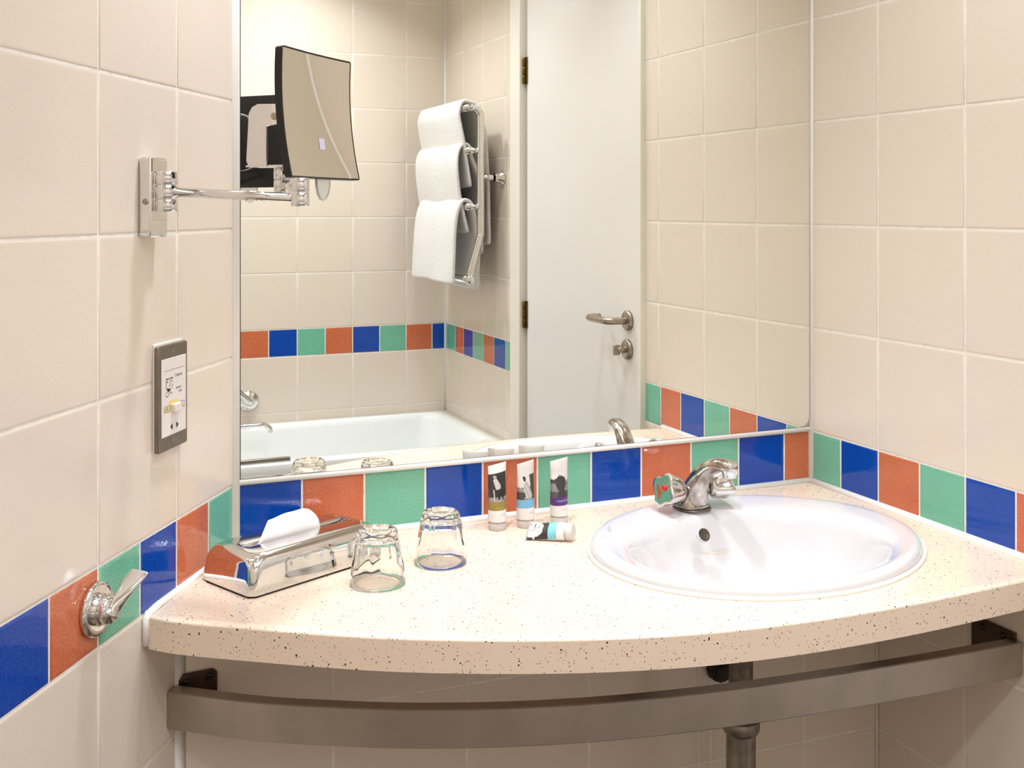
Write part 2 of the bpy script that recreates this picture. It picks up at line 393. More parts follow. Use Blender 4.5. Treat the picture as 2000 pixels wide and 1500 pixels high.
mb = MB(); mb.lathe([(0, .009), (.022, .009), (.0255, .0065), (.026, 0), (0, 0)], (.001, hy, hz), (-1, 0, 0), 40)
rose = mb.build('handle_rose', M['nickel'], door)
mb = MB()
path = [(-.006, hy, hz), (-.035, hy, hz), (-.05, hy-.004, hz), (-.058, hy-.02, hz), (-.058, hy-.09, hz), (-.055, hy-.112, hz), (-.044, hy-.120, hz), (-.02, hy-.121, hz)]
mb.tube(catmull(path, 6), .0092, 20); mb.build('lever_handle', M['nickel'], door)
lz = hz-.0745
mb = MB(); mb.lathe([(0, .009), (.022, .009), (.0255, .0065), (.026, 0), (0, 0)], (.001, hy-.002, lz), (-1, 0, 0), 40)
mb.build('lock_rose', M['nickel'], door)
mb = MB(); mb.lathe([(.008, 0), (.008, .02), (.006, .024), (0, .024)], (-.007, hy-.002, lz), (-1, 0, 0), 20)
mb.box((-.032, hy-.002, lz), (.018, .007, .026)); mb.build('thumb_turn', M['nickel'], door, bevel=.002)

# ------------------------------------------------------------------ bathtub
def rrect(cx, cy, hx, hy, r, z, n=8):
    out = []
    r = min(r, hx-1e-4, hy-1e-4)
    for k, (sx, sy) in enumerate(((1, 1), (-1, 1), (-1, -1), (1, -1))):
        for i in range(n+1):
            a = PI/2*(k+i/n); out.append(Vector((cx+sx*(hx-r)+r*math.cos(a), cy+sy*(hy-r)+r*math.sin(a), z)))
    return out
bath = empty('bathtub', (-.86, -1.86, 0), 'white bathtub along the wall opposite the mirror', 'bathtub')
mb = MB(); cx, cy, hx, hy2 = -.866, -1.8655, .863, .322
RZ = .622
mb.loops([rrect(cx, cy, hx, hy2, .012, RZ-.035), rrect(cx, cy, hx, hy2, .012, RZ-.006), rrect(cx, cy, hx-.004, hy2-.004, .012, RZ), rrect(cx, cy, hx-.045, hy2-.045, .05, RZ+.001),
          rrect(cx, cy, hx-.055, hy2-.052, .06, RZ-.004), rrect(cx, cy, hx-.062, hy2-.058, .07, RZ-.02), rrect(cx, cy, hx-.085, hy2-.07, .09, RZ-.2), rrect(cx, cy, hx-.12, hy2-.085, .10, RZ-.34),
          rrect(cx, cy, hx-.16, hy2-.12, .10, RZ-.385), rrect(cx, cy, hx-.3, hy2-.2, .08, RZ-.39)], True, False, True)
mb.build('tub', M['enamel'], bath)
mb = MB(); mb.box((cx, -1.556, (RZ-.036)/2), (1.72, .016, RZ-.037)); mb.build('side_panel', M['door'], bath, bevel=.002)
rl = empty('bath_screen_rail', (-.9, -1.567, RZ), 'brown-grey metal rail lying along the near rim of the bathtub', 'rail')
mb = MB(); mb.box((-.96, -1.567, RZ+.0085), (.50, .014, .010)); mb.build('rail', M['steel'], rl, bevel=.002)
mb = MB(); mb.box((-.96, -1.567, RZ+.0022), (.50, .02, .0034)); mb.build('seal', M['acrylic'], rl)
# grab bar and bath mixer on the bath wall
gb = empty('grab_bar', (-.735, BY, .70), 'chrome diagonal grab bar with round flange on the bath wall', 'grab bar')
for (fx, fz) in ((-.735, .702), (-1.22, 1.187)):
    mb = MB(); mb.lathe([(0, .016), (.018, .016), (.024, .012), (.033, .006), (.037, .002), (.037, 0)], (fx, BY+.0005, fz), (0, 1, 0), 40)
    mb.build('flange', M['chrome'], gb)
mb = MB()
path = [(-.735, BY+.012, .702), (-.735, BY+.04, .702), (-.742, BY+.058, .709), (-.765, BY+.066, .732), (-.98, BY+.066, .945), (-1.19, BY+.066, 1.157), (-1.213, BY+.058, 1.18), (-1.22, BY+.04, 1.187), (-1.22, BY+.012, 1.187)]
mb.tube(catmull(path, 6), .0125, 20); mb.build('bar', M['chrome'], gb)
mx = empty('bath_mixer', (-1.06, BY, .66), 'chrome bath mixer tap with long swivel spout reaching over the bathtub', 'tap')
mb = MB(); mb.tube([(-1.16, BY+.055, .69), (-.96, BY+.055, .69)], .022, 24)
for x in (-1.14, -.98): mb.lathe([(.032, 0), (.03, .006), (.016, .012), (.016, .05)], (x, BY+.0005, .69), (0, 1, 0), 24, cap0=True)
mb.build('valve_body', M['chrome'], mx)
for sx, x in ((-1, -1.165), (1, -.955)):
    mb = MB(); mb.lathe([(.02, 0), (.024, .01), (.022, .03), (.01, .034), (0, .034)], (x, BY+.055, .69), (sx, 0, 0), 12); mb.build('knob', M['chrome'], mx)
mb = MB(); mb.tube(catmull([(-1.06, BY+.06, .675), (-1.06, BY+.075, .648), (-1.03, BY+.088, .634), (-.9, BY+.1, .631), (-.72, BY+.1, .634), (-.692, BY+.1, .630), (-.678, BY+.1, .618), (-.676, BY+.1, .606)], 6), .0088, 18)
mb.build('spout', M['chrome'], mx)

# ------------------------------------------------------------------ towel rail with three towels (on the right wall past the door)
tr = empty('towel_rail', (0, -1.85, 1.43), 'chrome wall mounted tubular towel rail holding three white towels', 'towel rail')
YN, YF = -1.612, -2.095
BARS = [(1.712, -.118), (1.572, -.112), (1.388, -.112), (1.15, -.118)]
for y in (YN, YF):
    mb = MB()
    mb.tube(catmull([(-.112, y, 1.712), (-.098, y, 1.712), (-.084, y, 1.698), (-.078, y, 1.672), (-.078, y, 1.50), (-.078, y, 1.32), (-.082, y, 1.285), (-.108, y, 1.19), (-.116, y, 1.155)], 6), .0125, 18)
    mb.build('upright', M['chrome'], tr)
for z, x in BARS:
    mb = MB(); mb.tube([(x, YF, z), (x, YN-.0 if z > 1.7 else YN, z)], .0115, 18); 
    if z < 1.2:
        mb.lathe([(.0145, -.004), (.016, 0), (.016, .014), (.012, .017), (0, .017)], (x, YN+.004, z), (0, 1, 0), 24)
    if z in (1.572, 1.388): 
        for y in (YN, YF): mb.tube([(x, y, z), (-.078, y, z)], .009, 12)
    mb.build('cross_bar', M['chrome'], tr)
for y in (YN, YF):
    mb = MB(); mb.tube([(-.078, y, 1.484), (-.014, y, 1.484)], .010, 16)
    mb.lathe([(.025, 0), (.025, .004), (.019, .012), (.0145, .02), (.0145, .03)], (-.0005, y, 1.484), (-1, 0, 0), 24, cap0=True)
    mb.build('wall_bracket', M['chrome'], tr)
def towel(name, label, prof, y0, y1, th, seed, taper=0):
    """prof: catmull points (x,z) front hem -> over the bar -> back hem"""
    pr = catmull([(x, 0, z) for x, z in prof], 10); n = len(pr); mb = MB(); rnd = random.Random(seed); ph = rnd.random()*10
    bi = max(range(n), key=lambda i: pr[i].z)
    def fn(u, v):
        f = u*(n-1); i = min(int(f), n-2); p = pr[i].lerp(pr[i+1], f-i); y = y0+(y1-y0)*v
        hang = abs(f-bi)/n
        w = .0045*hang*2*math.sin(y*26+ph)+.004*hang*noise.noise(Vector((y*9, p.z*6, seed)))*2
        dy = .006*noise.noise(Vector((p.z*9, v*3, seed+3))) + taper*(v-.5)*hang
        return (p.x+w, y+dy, p.z+(.006*noise.noise(Vector((y*7, seed, 0))) if hang > .3 else 0))
    mb.grid(fn, 60, 26)
    o = mb.build(name, M['towel']); d = o.modifiers.new('thick', 'SOLIDIFY'); d.thickness = th; d.offset = 0
    d = o.modifiers.new('sub', 'SUBSURF'); d.levels = 1; d.render_levels = 1
    return tag(o, label, 'towel', 'white towels on the towel rail')
towel('towel', 'white towel draped over the top bar of the chrome towel rail',
      [(-.102, 1.45), (-.118, 1.56), (-.138, 1.66), (-.142, 1.70), (-.130, 1.732), (-.110, 1.735), (-.072, 1.715), (-.052, 1.64), (-.040, 1.5), (-.038, 1.38), (-.038, 1.26)], YN-.03, YF+.012, .012, 1)
towel('towel', 'white towel draped over the second bar of the chrome towel rail, between two others',
      [(-.104, 1.30), (-.132, 1.40), (-.146, 1.50), (-.144, 1.56), (-.128, 1.592), (-.104, 1.588), (-.094, 1.55), (-.058, 1.46), (-.056, 1.35), (-.056, 1.23)], YN-.03, YF+.004, .012, 2)
towel('towel', 'white towel with fringed hem hanging lowest on the chrome towel rail',
      [(-.168, 1.135), (-.166, 1.2), (-.160, 1.30), (-.150, 1.37), (-.132, 1.407), (-.106, 1.404), (-.092, 1.37), (-.078, 1.28), (-.08, 1.18), (-.082, 1.115)], YN-.025, YF+.03, .014, 5, .0)

# ------------------------------------------------------------------ wall mirror
mir = empty('wall_mirror', (-.55, 0, .958), 'large frameless wall mirror above the counter', 'mirror')
mx0, mx1, mz0, mz1 = -1.0925, -.0065, .9585, 2.05
def mir_outline(ins):
    r = .022; out = []
    out.append((mx0+ins, mz0+ins)); 
    for i in range(9):
        a = -PI/2+PI/2*i/8; out.append((mx1-r+(r-ins)*math.cos(a), mz0+r+(r-ins)*math.sin(a)))
    out += [(mx1-ins, mz1-ins), (mx0+ins, mz1-ins)]
    return out
mb = MB(); mb.loops([[Vector((x, y, z)) for x, z in mir_outline(i)] for y, i in ((-.0008, 0), (-.0052, 0), (-.0060, .0008))], True, True, False, smooth=False)
mb.build('glass_edge', M['mirror_edge'], mir)
mb = MB(); pts = [Vector((x, -.00602, z)) for x, z in mir_outline(.0007)]; mb.add(pts, [tuple(range(len(pts)))], 0, False)
o = mb.build('mirror_face', M['mirror'], mir, fix=False)
if o.data.polygons[0].normal.y > 0: o.data.flip_normals()

# ------------------------------------------------------------------ counter
FR = [(-1.2465, -.2510), (-1.2116, -.2850), (-1.124, -.3458), (-1.0388, -.4015), (-.9536, -.4503), (-.8384, -.5032), (-.7194, -.5460), (-.5905, -.5770), (-.4452, -.5933), (-.2757, -.5950), (-.0779, -.5840), (-.0015, -.577)]
front = catmull([(x, y, 0) for x, y in FR], 6)
fl = LW(.2905, .0085, 0); front[0] = Vector((fl.x, fl.y-.0, 0))
outline = [p.copy() for p in front]+[Vector((-.0015, -.3, 0)), Vector((-.0015, -.0015, 0)), Vector((-.5, -.0015, 0)), Vector((LC+.003, -.0015, 0)), LW(.14, .0015, 0)]
def dense(o, step=.02):
    out = []
    for i in range(len(o)):
        a = o[i]; b = o[(i+1) % len(o)]; k = max(1, int((b-a).length/step))
        out += [a.lerp(b, j/k) for j in range(k)]
    return out
outline = dense(outline)
def inset(o, d):
    n = len(o); out = []
    for i in range(n):
        a = (o[i]-o[i-1]).normalized(); b = (o[(i+1) % n]-o[i]).normalized()
        na = Vector((-a.y, a.x, 0)); nb = Vector((-b.y, b.x, 0)); m = (na+nb).normalized()
        out.append(o[i]+m*d/max(.5, m.dot(na)))
    return out
BCEN = Vector((-.332, -.292, 0)); BANG = math.radians(11)
def ell(a, b, z, c=BCEN, ang=BANG, n=96, p=2.0):
    out = []
    for i in range(n):
        t = 2*PI*i/n; x = a*math.copysign(abs(math.cos(t))**(2/p), math.cos(t)); y = b*math.copysign(abs(math.sin(t))**(2/p), math.sin(t))
        out.append(Vector((c.x+x*math.cos(ang)-y*math.sin(ang), c.y+x*math.sin(ang)+y*math.cos(ang), z)))
    return out
bm = bmesh.new()
area = sum(outline[i].x*outline[(i+1) % len(outline)].y-outline[(i+1) % len(outline)].x*outline[i].y for i in range(len(outline)))
if area < 0: outline.reverse()
prof = [(0, CT-.042), (0, CT-.0405), (0, CT-.003), (0, CT-.0025), (.0008, CT-.0007), (.0025, CT), (.016, CT+.0002), (.024, CT-.0016)]
loops = []
for d, z in prof:
    lp = inset(outline, d) if d else outline
    loops.append([bm.verts.new((p.x, p.y, z)) for p in lp])
n = len(outline)
for i in range(len(loops)-1):
    for j in range(n):
        f = bm.faces.new((loops[i][j], loops[i][(j+1) % n], loops[i+1][(j+1) % n], loops[i+1][j])); f.smooth = True
def fill(loop, z):
    inn = [bm.verts.new((p.x, p.y, z)) for p in ell(.262, .213, 0)]
    es = [bm.edges.get((loop[j], loop[(j+1) % n])) or bm.edges.new((loop[j], loop[(j+1) % n])) for j in range(n)]
    es += [bm.edges.new((inn[j], inn[(j+1) % len(inn)])) for j in range(len(inn))]
    r = bmesh.ops.triangle_fill(bm, edges=es, use_beauty=True)
    for g in r['geom']:
        if isinstance(g, bmesh.types.BMFace): g.smooth = False
    return inn
i1 = fill(loops[-1], CT-.0016); i0 = fill(loops[0], CT-.042)
for j in range(len(i0)): bm.faces.new((i0[j], i0[(j+1) % len(i0)], i1[(j+1) % len(i0)], i1[j]))
bmesh.ops.recalc_face_normals(bm, faces=bm.faces)
me = bpy.data.meshes.new('vanity_counter'); bm.to_mesh(me); bm.free(); me.materials.append(M['counter']); me.set_sharp_from_angle(angle=math.radians(50))
counter = bpy.data.objects.new('vanity_counter', me); COL.objects.link(counter)
tag(counter, 'bow-fronted cream speckled vanity counter under the wall mirror', 'counter')
# sealant around the counter
def seal(name, path, r, m):
    mb = MB(); mb.tube(path, r, 10); return tag(mb.build(name, m), kind='structure')
pth = [LW(.284, .0045, CT+.0005)]+[LW(.272-.02*k, .0015, CT+.001) for k in range(1, 14)]+[Vector((LC+.002, -.002, CT+.001))]
seal('trim_6', pth, .0055, M['caulk'])
seal('trim_7', [Vector((LC+.002, -.0015, CT+.001)), Vector((-.5, -.0015, CT+.001)), Vector((-.001, -.0015, CT+.001))], .0072, M['caulk'])
seal('trim_8', [Vector((-.0015, -.001, CT+.001)), Vector((-.0015, -.25, CT+.001)), Vector((-.0015, -.574, CT+.001))], .0074, M['caulk'])
seal('trim_9', [LW(.283, .0045, CT+.003), LW(.2895, .0045, CT-.003), LW(.2895, .0045, CT-.038)], .0050, M['caulk'])

# ------------------------------------------------------------------ basin
basin = empty('wash_basin', (BCEN.x, BCEN.y, CT), 'white oval ceramic inset wash basin in the speckled counter', 'basin')
BC2 = BCEN+Vector((-.012, -.028, 0)); A2 = math.radians(4)
def mixc(t): return BCEN.lerp(BC2, t), BANG+(A2-BANG)*t
rings = []
for a, b, z, t in ((.262, .213, CT-.035, 0), (.266, .217, CT-.0014, 0), (.2765, .2295, CT-.0012, 0), (.2795, .2325, CT+.004, 0), (.2785, .2315, CT+.010, 0), (.272, .225, CT+.0155, .05), (.262, .215, CT+.017, .12),
                   (.245, .197, CT+.0145, .5), (.232, .184, CT+.0125, .85), (.222, .174, CT+.0105, 1), (.215, .167, CT+.006, 1), (.209, .161, CT-.003, 1), (.200, .152, CT-.025, 1), (.182, .135, CT-.06, 1), (.150, .108, CT-.095, 1), (.10, .072, CT-.118, 1), (.045, .035, CT-.126, 1), (.024, .024, CT-.128, 1)):
    c, an = mixc(t); rings.append(ell(a, b, z, c, an, 96))
mb = MB(); mb.loops(rings, True, False, False); mb.build('bowl', M['ceramic'], basin, subsurf=1)
mb = MB(); mb.lathe([(.0, .004), (.015, .004), (.022, .003), (.025, 0), (.02, -.03), (.0, -.03)], (BC2.x, BC2.y, CT-.13), n=32); mb.build('waste', M['chrome'], basin)
# overflow on the back slope of the bowl
ovp = Vector((-.372, -.2035, CT-.0065)); ax = Vector((.02, -.8, .5)).normalized()
mb = MB(); mb.lathe([(.0, .0015), (.0085, .0015), (.0098, .003), (.0102, .0015), (.0102, -.004)], ovp, ax, 32); mb.build('overflow', M['hole'], basin)
mb = MB(); mb.lathe([(.0102, .0005), (.0112, .003), (.0122, .001), (.0122, -.004)], ovp, ax, 32); mb.build('overflow_ring', M['ceramic'], basin)
# maker's script on the rim
vs, fs = text_mesh('Ideal Std', .0075)
mb = MB(); u = Vector((.46, .888, 0)); wv = Vector((-.888, .46, 0)); o0 = Vector((-.5405, -.1960, CT+.0180))
mb.add([o0+u*v.x+wv*v.y for v in vs], fs, 0, False); mb.build('rim_script', M['grey_ink'], basin)
seal('trim_10', [p for p in ell(.281, .234, CT+.0004)]+[ell(.281, .234, CT+.0004)[0]], .0036, M['caulk'])

# ------------------------------------------------------------------ basin mixer tap
TA = math.radians(-80)      # heading of the spout in plan
TP = Vector((-.3415, -.117, CT+.0145)); F = Vector((math.cos(TA), math.sin(TA), 0)); S = Vector((-F.y, F.x, 0))   # S points to the right handle
tap = empty('basin_mixer_tap', TP, 'limescaled chrome mixer tap with twin faceted handles behind the basin', 'tap')
def sec(c, d, rx, ry, n=28, p=2.3):
    """cross-section ring centred c, tangent d, half width rx along S, ry in the bending plane"""
    d = Vector(d).normalized(); up = d.cross(S).normalized(); out = []
    for i in range(n):
        t = 2*PI*i/n; x = rx*math.copysign(abs(math.cos(t))**(2/p), math.cos(t)); y = ry*math.copysign(abs(math.sin(t))**(2/p), math.sin(t))
        out.append(Vector(c)+S*x+up*y)
    return out
def tp(f, z): return TP+F*f+Vector((0, 0, z))
spine = [(0, .0005, .0335, .030, (0, 1)), (0, .006, .0325, .029, (0, 1)), (.002, .016, .028, .026, (.25, 1)), (.007, .030, .022, .023, (.4, 1)), (.016, .048, .018, .019, (.55, 1)), (.029, .065, .0165, .0155, (.75, .9)), (.045, .078, .016, .0135, (.95, .55)), (.062, .086, .0155, .012, (1, .25)), (.080, .089, .015, .0112, (1, .0)), (.096, .087, .0145, .0105, (1, -.15)), (.104, .0855, .011, .008, (1, -.15))]
mb = MB(); mb.loops([sec(tp(f, z), F*d[0]+Vector((0, 0, d[1])), rx, ry) for f, z, rx, ry, d in spine]); 
mb.build('body', M['chrome_worn'], tap, subsurf=1)
mb = MB(); mb.lathe([(.0, .0), (.0115, .0), (.013, -.0015), (.013, -.019), (.0115, -.020), (.0115, -.025), (.009, -.0255), (.0, -.023)], tp(.093, .096), (0, 0, 1), 32); mb.build('aerator', M['chrome'], tap)
mb = MB(); mb.lathe([(.030, 0), (.0332, 0), (.0330, .0012), (.030, .002)], TP, n=40); mb.build('base_gasket', M['thread'], tap)
def knob(side):
    d = (S*side*.93+Vector((0, 0, .16))+F*(.26 if side > 0 else -.06)).normalized(); c0 = tp(.006, .031)+S*side*.020
    a = d.cross(Vector((0, 0, 1))).normalized(); b = a.cross(d)
    mb = MB(); mb.lathe([(.0105, -.006), (.0105, .012), (.012, .016)], c0, d, 24, cap0=True); mb.build('valve_stem', M['chrome_worn'], tap)
    rings = []
    n = 48
    for h, r, tri in ((.008, .012, 0), (.011, .0185, .2), (.017, .0235, .5), (.026, .0265, .85), (.036, .0295, 1), (.045, .0320, 1), (.0475, .0318, 1), (.0485, .030, 1), (.047, .020, 1), (.0455, .008, .6)):
        ring = []
        for i in range(n):
            t = 2*PI*i/n; q = r*(1-tri*.13*(1-math.cos(4*(t+.35*side)))); ring.append(c0+d*h+(a*math.cos(t)+b*math.sin(t))*q)
        rings.append(ring)
    mb = MB(); mb.loops(rings); k = mb.build('handle', M['chrome'], tap)
    if side < 0:
        mb = MB(); mb.lathe([(0, .0012), (.004, .001), (.0048, 0), (.0048, -.003)], c0+d*.047+Vector((0, 0, .004)), d, 20); mb.build('hot_mark', M['red'], k)
knob(-1); knob(1)

# ------------------------------------------------------------------ curved rail under the counter
RLP = [(-1.2175, -.1905), (-1.1116, -.2703), (-1.02, -.3228), (-.9284, -.3687), (-.8023, -.4162), (-.6691, -.4519), (-.5255, -.4768), (-.365, -.4930), (-.191, -.5045), (-.003, -.5113)]
rp = catmull([(x, y, 0) for x, y in RLP], 6)
rail = empty('curved_towel_bar', (-.6, -.45, .698), 'curved brushed steel bar under the front of the vanity counter', 'rail')
mb = MB(); R = []
zt, zb = .724, .672
for i, p in enumerate(rp):
    t = (rp[min(i+1, len(rp)-1)]-rp[max(i-1, 0)]).normalized(); nn = Vector((t.y, -t.x, 0)); 
    if nn.y > 0: nn = -nn
    q = p-nn*.022; b_ = .0015
    R.append([Vector((p.x, p.y, zb+b_)), Vector((p.x, p.y, zt-b_)), Vector((*(p-nn*b_).xy, zt)), Vector((*(q+nn*b_).xy, zt)), Vector((q.x, q.y, zt-b_)), Vector((q.x, q.y, zb+b_)), Vector((*(q+nn*b_).xy, zb)), Vector((*(p-nn*b_).xy, zb))])
mb.loops(R, smooth=True); mb.build('bar', M['steel'], rail, sharp=30)
mb = MB()
p0 = BL+bd*bu(-1.2005)+bn*.001; 
poly = [(0, .69), (.052, .69), (.052, .732), (.046, .7365), (.006, .7345), (0, .726)]
mb.loops([[p0+bd*a+bn*h+Vector((0, 0, z)) for a, z in poly] for h in (0, .005)], smooth=False)
br1 = mb.build('bracket', M['darkmetal'], rail, bevel=.001)
for a, z in ((.010, .723), (.041, .727)):
    mb = MB(); mb.lathe([(.0, .007), (.003, .008), (.0052, .0065), (.0055, .005)], p0+bd*a+Vector((0, 0, z)), bn, 16); mb.build('screw', M['black'], br1)
mb = MB(); mb.box((-.0035, -.456, .705), (.005, .086, .058)); br2 = mb.build('bracket', M['darkmetal'], rail, bevel=.001)
for y in (-.435, -.475):
    mb = MB(); mb.lathe([(.0, .004), (.003, .004), (.0052, .0025), (.0055, 0)], (-.006, y, .722), (-1, 0, 0), 16); mb.build('screw', M['black'], br2)

# ------------------------------------------------------------------ waste trap under the basin
tx, ty = BC2.x-.036, BC2.y+.0
trap = empty('bottle_trap', (tx, ty, 0.6), 'grey metal waste pipe and bottle trap under the basin', 'pipe')
tx, ty = -.385, -.329
prof = [(.0, .716), (.026, .716), (.026, .704), (.0185, .700)]
for k in range(12): z = .699-.0036*k; prof += [(.0185, z), (.0172, z-.0018)]
mb = MB(); mb.lathe(prof+[(.019, .654), (.0185, .598)], (tx, ty, 0), n=32); mb.build('threaded_tail', M['thread'], trap)
mb = MB(); mb.lathe([(.0185, .602), (.0265, .600), (.0285, .597), (.0285, .584), (.026, .579), (.0225, .577)], (tx, ty, 0), n=32); mb.build('nut', M['pvc'], trap)
mb = MB(); mb.lathe([(.0225, .579), (.0225, .44), (.029, .43), (.03, .37), (.028, .34), (.0, .335)], (tx, ty, 0), n=32)
mb.build('bottle', M['pvc'], trap)
pw = Vector((tx, ty, .40)); mb = MB(); mb.tube([pw, Vector((tx, -.1825, .40))], .016, 16); mb.build('outlet_pipe', M['pvc'], trap)
fx = BL+bd*bu(-.335)
ft = empty('pipe_fitting', (fx.x, fx.y, .64), 'black pipe fitting on the boxed wall behind the trap', 'pipe fitting')
mb = MB(); mb.lathe([(.0, .03), (.012, .03), (.014, .026), (.014, .02), (.019, .018), (.019, 0), (.0, 0)], (fx.x, fx.y-.001, .612), bn, 8, smooth=False); mb.build('fitting', M['chipblack'], ft)

# ------------------------------------------------------------------ shaver socket
sk = empty('shaver_socket', LW(.2245, 0, 1.128), 'steel shaver socket with white insert on the left wall', 'socket')
def LR(t0, t1, z0, z1, o0, o1):
    m = MB(); vs = [LW(t, o, z) for o in (o0, o1) for z in (z0, z1) for t in (t0, t1)]
    m.add(vs, [(0, 1, 3, 2), (4, 6, 7, 5), (0, 4, 5, 1), (2, 3, 7, 6), (0, 2, 6, 4), (1, 5, 7, 3)], 0, False); return m
st0, st1, sz0, sz1 = .1835, .2665, 1.057, 1.199
LR(st0+.002, st1-.002, sz0+.002, sz1+.003, 0, .0035).build('backing', M['caulk'], sk, bevel=.001)
LR(st0, st1, sz0, sz1, .003, .0105).build('face_plate', M['pale_steel'], sk, bevel=.0022, seg=3)
IT0, IT1, IZ0, IZ1 = .1895, .2600, 1.0765, 1.1810      # white insert; label left = larger t
ins = LR(IT0, IT1, IZ0, IZ1, .0100, .0112).build('insert', M['sock_white'], sk, bevel=.0005)
IW = IT1-IT0; IH = IZ1-IZ0
def SI(u, v, o=.0114): return LW(IT1-u*IW, o, IZ1-v*IH)
def stroke(mb, pts, wd, o=.0114):
    for (a, b) in zip(pts[:-1], pts[1:]):
        A = Vector((a[0]*IW, -a[1]*IH)); B = Vector((b[0]*IW, -b[1]*IH)); d = (B-A)
        if d.length < 1e-6: continue
        d.normalize(); nn = Vector((-d.y, d.x))*wd/2; A2_ = A-d*wd*.3; B2_ = B+d*wd*.3
        q = [A2_+nn, B2_+nn, B2_-nn, A2_-nn]; mb.add([SI(x/IW, -y/IH, o) for x, y in q], [(0, 1, 2, 3)], 0, False)
def stext(mb, txt, size, u, v, sx=1.0):
    vs, fs = text_mesh(txt, size); mb.add([SI(u+p.x*sx/IW, v-p.y/IH) for p in vs], fs, 0, False)
mb = MB(); stroke(mb, [(.10, .155), (.93, .155)], .0008); mb.build('divider_line', M['tan_ink'], ins)
mb = MB(); stext(mb, 'Crabtree', .0062, .52, .262, .95)
stext(mb, 'shavers', .0056, .56, .425, .95); stext(mb, 'only', .0056, .68, .475, .95)
stext(mb, '115V', .0062, .115, .665, .75); stext(mb, '230V', .0062, .715, .665, .75)
for (a, b) in ((.09, .33), (.69, .93)): stroke(mb, [(a, .61), (b, .61), (b, .685), (a, .685), (a, .61)], .0005)
F1 = [(.20, .395), (.17, .37), (.17, .262), (.28, .262)]; stroke(mb, F1, .0009)
stroke(mb, [(.33, .262), (.45, .262)], .0013); stroke(mb, [(.17, .262), (.28, .262)], .0013)
stroke(mb, [(.335, .262), (.335, .355), (.28, .355)], .0008)
for u_, v_ in ((.22, .292), (.40, .292)): stroke(mb, [(u_, v_), (u_, v_+.016)], .0018)
for k in range(6): a = .1+k*.27; stroke(mb, [(.27+.17*math.cos(a), .34+.07*math.sin(a)), (.27+.17*math.cos(a+.1), .34+.07*math.sin(a+.1))], .0012)
stroke(mb, [(.22, .392), (.33, .408), (.26, .425), (.22, .392)], .0022)
cab = [(.24+.0, .42), (.19, .435), (.16, .455), (.17, .48), (.22, .49), (.27, .47), (.33, .445), (.38, .445), (.42, .47)]
stroke(mb, [(p.x, p.y) for p in catmull([(a, b, 0) for a, b in cab], 5)], .0008)
mb.build('printed_marks', M['ink'], ins)
mb = MB()
for q in (((.30, .555), (.66, .555), (.66, .60), (.30, .60)), ((.28, .60), (.36, .60), (.36, .69), (.28, .69)), ((.10, .655), (.28, .655), (.28, .69), (.10, .69)), ((.70, .655), (.92, .655), (.92, .69), (.70, .69))):
    mb.add([SI(u_, v_, .01132) for u_, v_ in q], [(0, 1, 2, 3)], 0, False)
mb.build('yellow_patch', M['yellow'], ins)
sw = LR(IT1-.66*IW, IT1-.37*IW, IZ1-.705*IH, IZ1-.60*IH, .011, .0175).build('selector_switch', M['sock_white'], ins, bevel=.0012)
for u_, fl_ in ((.39, 1), (.62, -1)):
    pts = [(u_+fl_*.04, .855)]+[(u_+fl_*(.04-.085*math.sin(PI*k/8)), .855+.08*k/8) for k in range(9)]
    mb = MB(); mb.add([SI(a, b) for a, b in pts], [tuple(range(len(pts)))], 0, False)
    mb.build('socket_hole', M['ink'], ins)
for z in (1.1895, 1.0675):
    mb = MB(); mb.lathe([(0, .0008), (.0024, .0008), (.0030, 0)], LW(.2245, .0105, z), LN, 20)
    s_ = mb.build('screw', M['nickel'], sk)
    mb = MB(); q = [LW(.2245+a, .01145, z+b) for a, b in ((-.0004, -.002), (.0004, -.002), (.0004, .002), (-.0004, .002))]; mb.add(q, [(0, 1, 2, 3)], 0, False); mb.build('screw_slot', M['ink'], s_)

# ------------------------------------------------------------------ chrome lever valve on the left wall
kv = LW(.408, 0, .903)
lev = empty('lever_valve', kv, 'chrome lever valve on the coloured tile border of the left wall', 'valve')
mb = MB(); mb.lathe([(.0, .006), (.020, .006), (.026, .0075), (.030, .0075), (.0325, .005), (.033, 0), (0, 0)], kv+LN*.0005, LN, 48); mb.build('flange', M['chrome'], lev)
mb = MB(); mb.lathe([(.0185, .004), (.0185, .010), (.016, .011), (.0172, .013), (.0172, .020), (.015, .024)], kv, LN, 40, cap1=True); mb.build('hub', M['chrome'], lev)
def lerp3(a, b, t): return [a[i]+(b[i]-a[i])*t for i in range(len(a))]
c0 = kv+LN*.018
#        t      off   z      half-width  half-thickness
LV = [(.410, .016, .9000, .0160, .0160), (.408, .021, .9040, .0158, .0150), (.405, .026, .9095, .0125, .0115), (.402, .030, .9155, .0095, .0072), (.398, .033, .9215, .0100, .0042), (.393, .037, .9290, .0118, .0030), (.387, .042, .9370, .0125, .0024), (.383, .0455, .9425, .0122, .0021), (.382, .0462, .9438, .0112, .0012)]
rings = []
for i, (t_, o_, z_, wr, tr_) in enumerate(LV):
    c = LW(t_, o_, z_); k = min(1, i/3.5)
    ax = (LW(.382, .0462, .9438)-LW(.410, .016, .9)).normalized()
    w0 = Vector((0, 0, 1)).cross(ax).normalized(); w1 = (LN*1.0+LD*.10-Vector((0, 0, .12))).normalized()
    wdir = w0.lerp(w1, k).normalized(); tdir = ax.cross(wdir).normalized()
    rings.append([c+wdir*(wr*math.copysign(abs(math.cos(2*PI*j/32))**(.85), math.cos(2*PI*j/32)))+tdir*(tr_*math.sin(2*PI*j/32)) for j in range(32)])
mb = MB(); mb.loops(rings); mb.build('lever', M['chrome'], lev, subsurf=1)

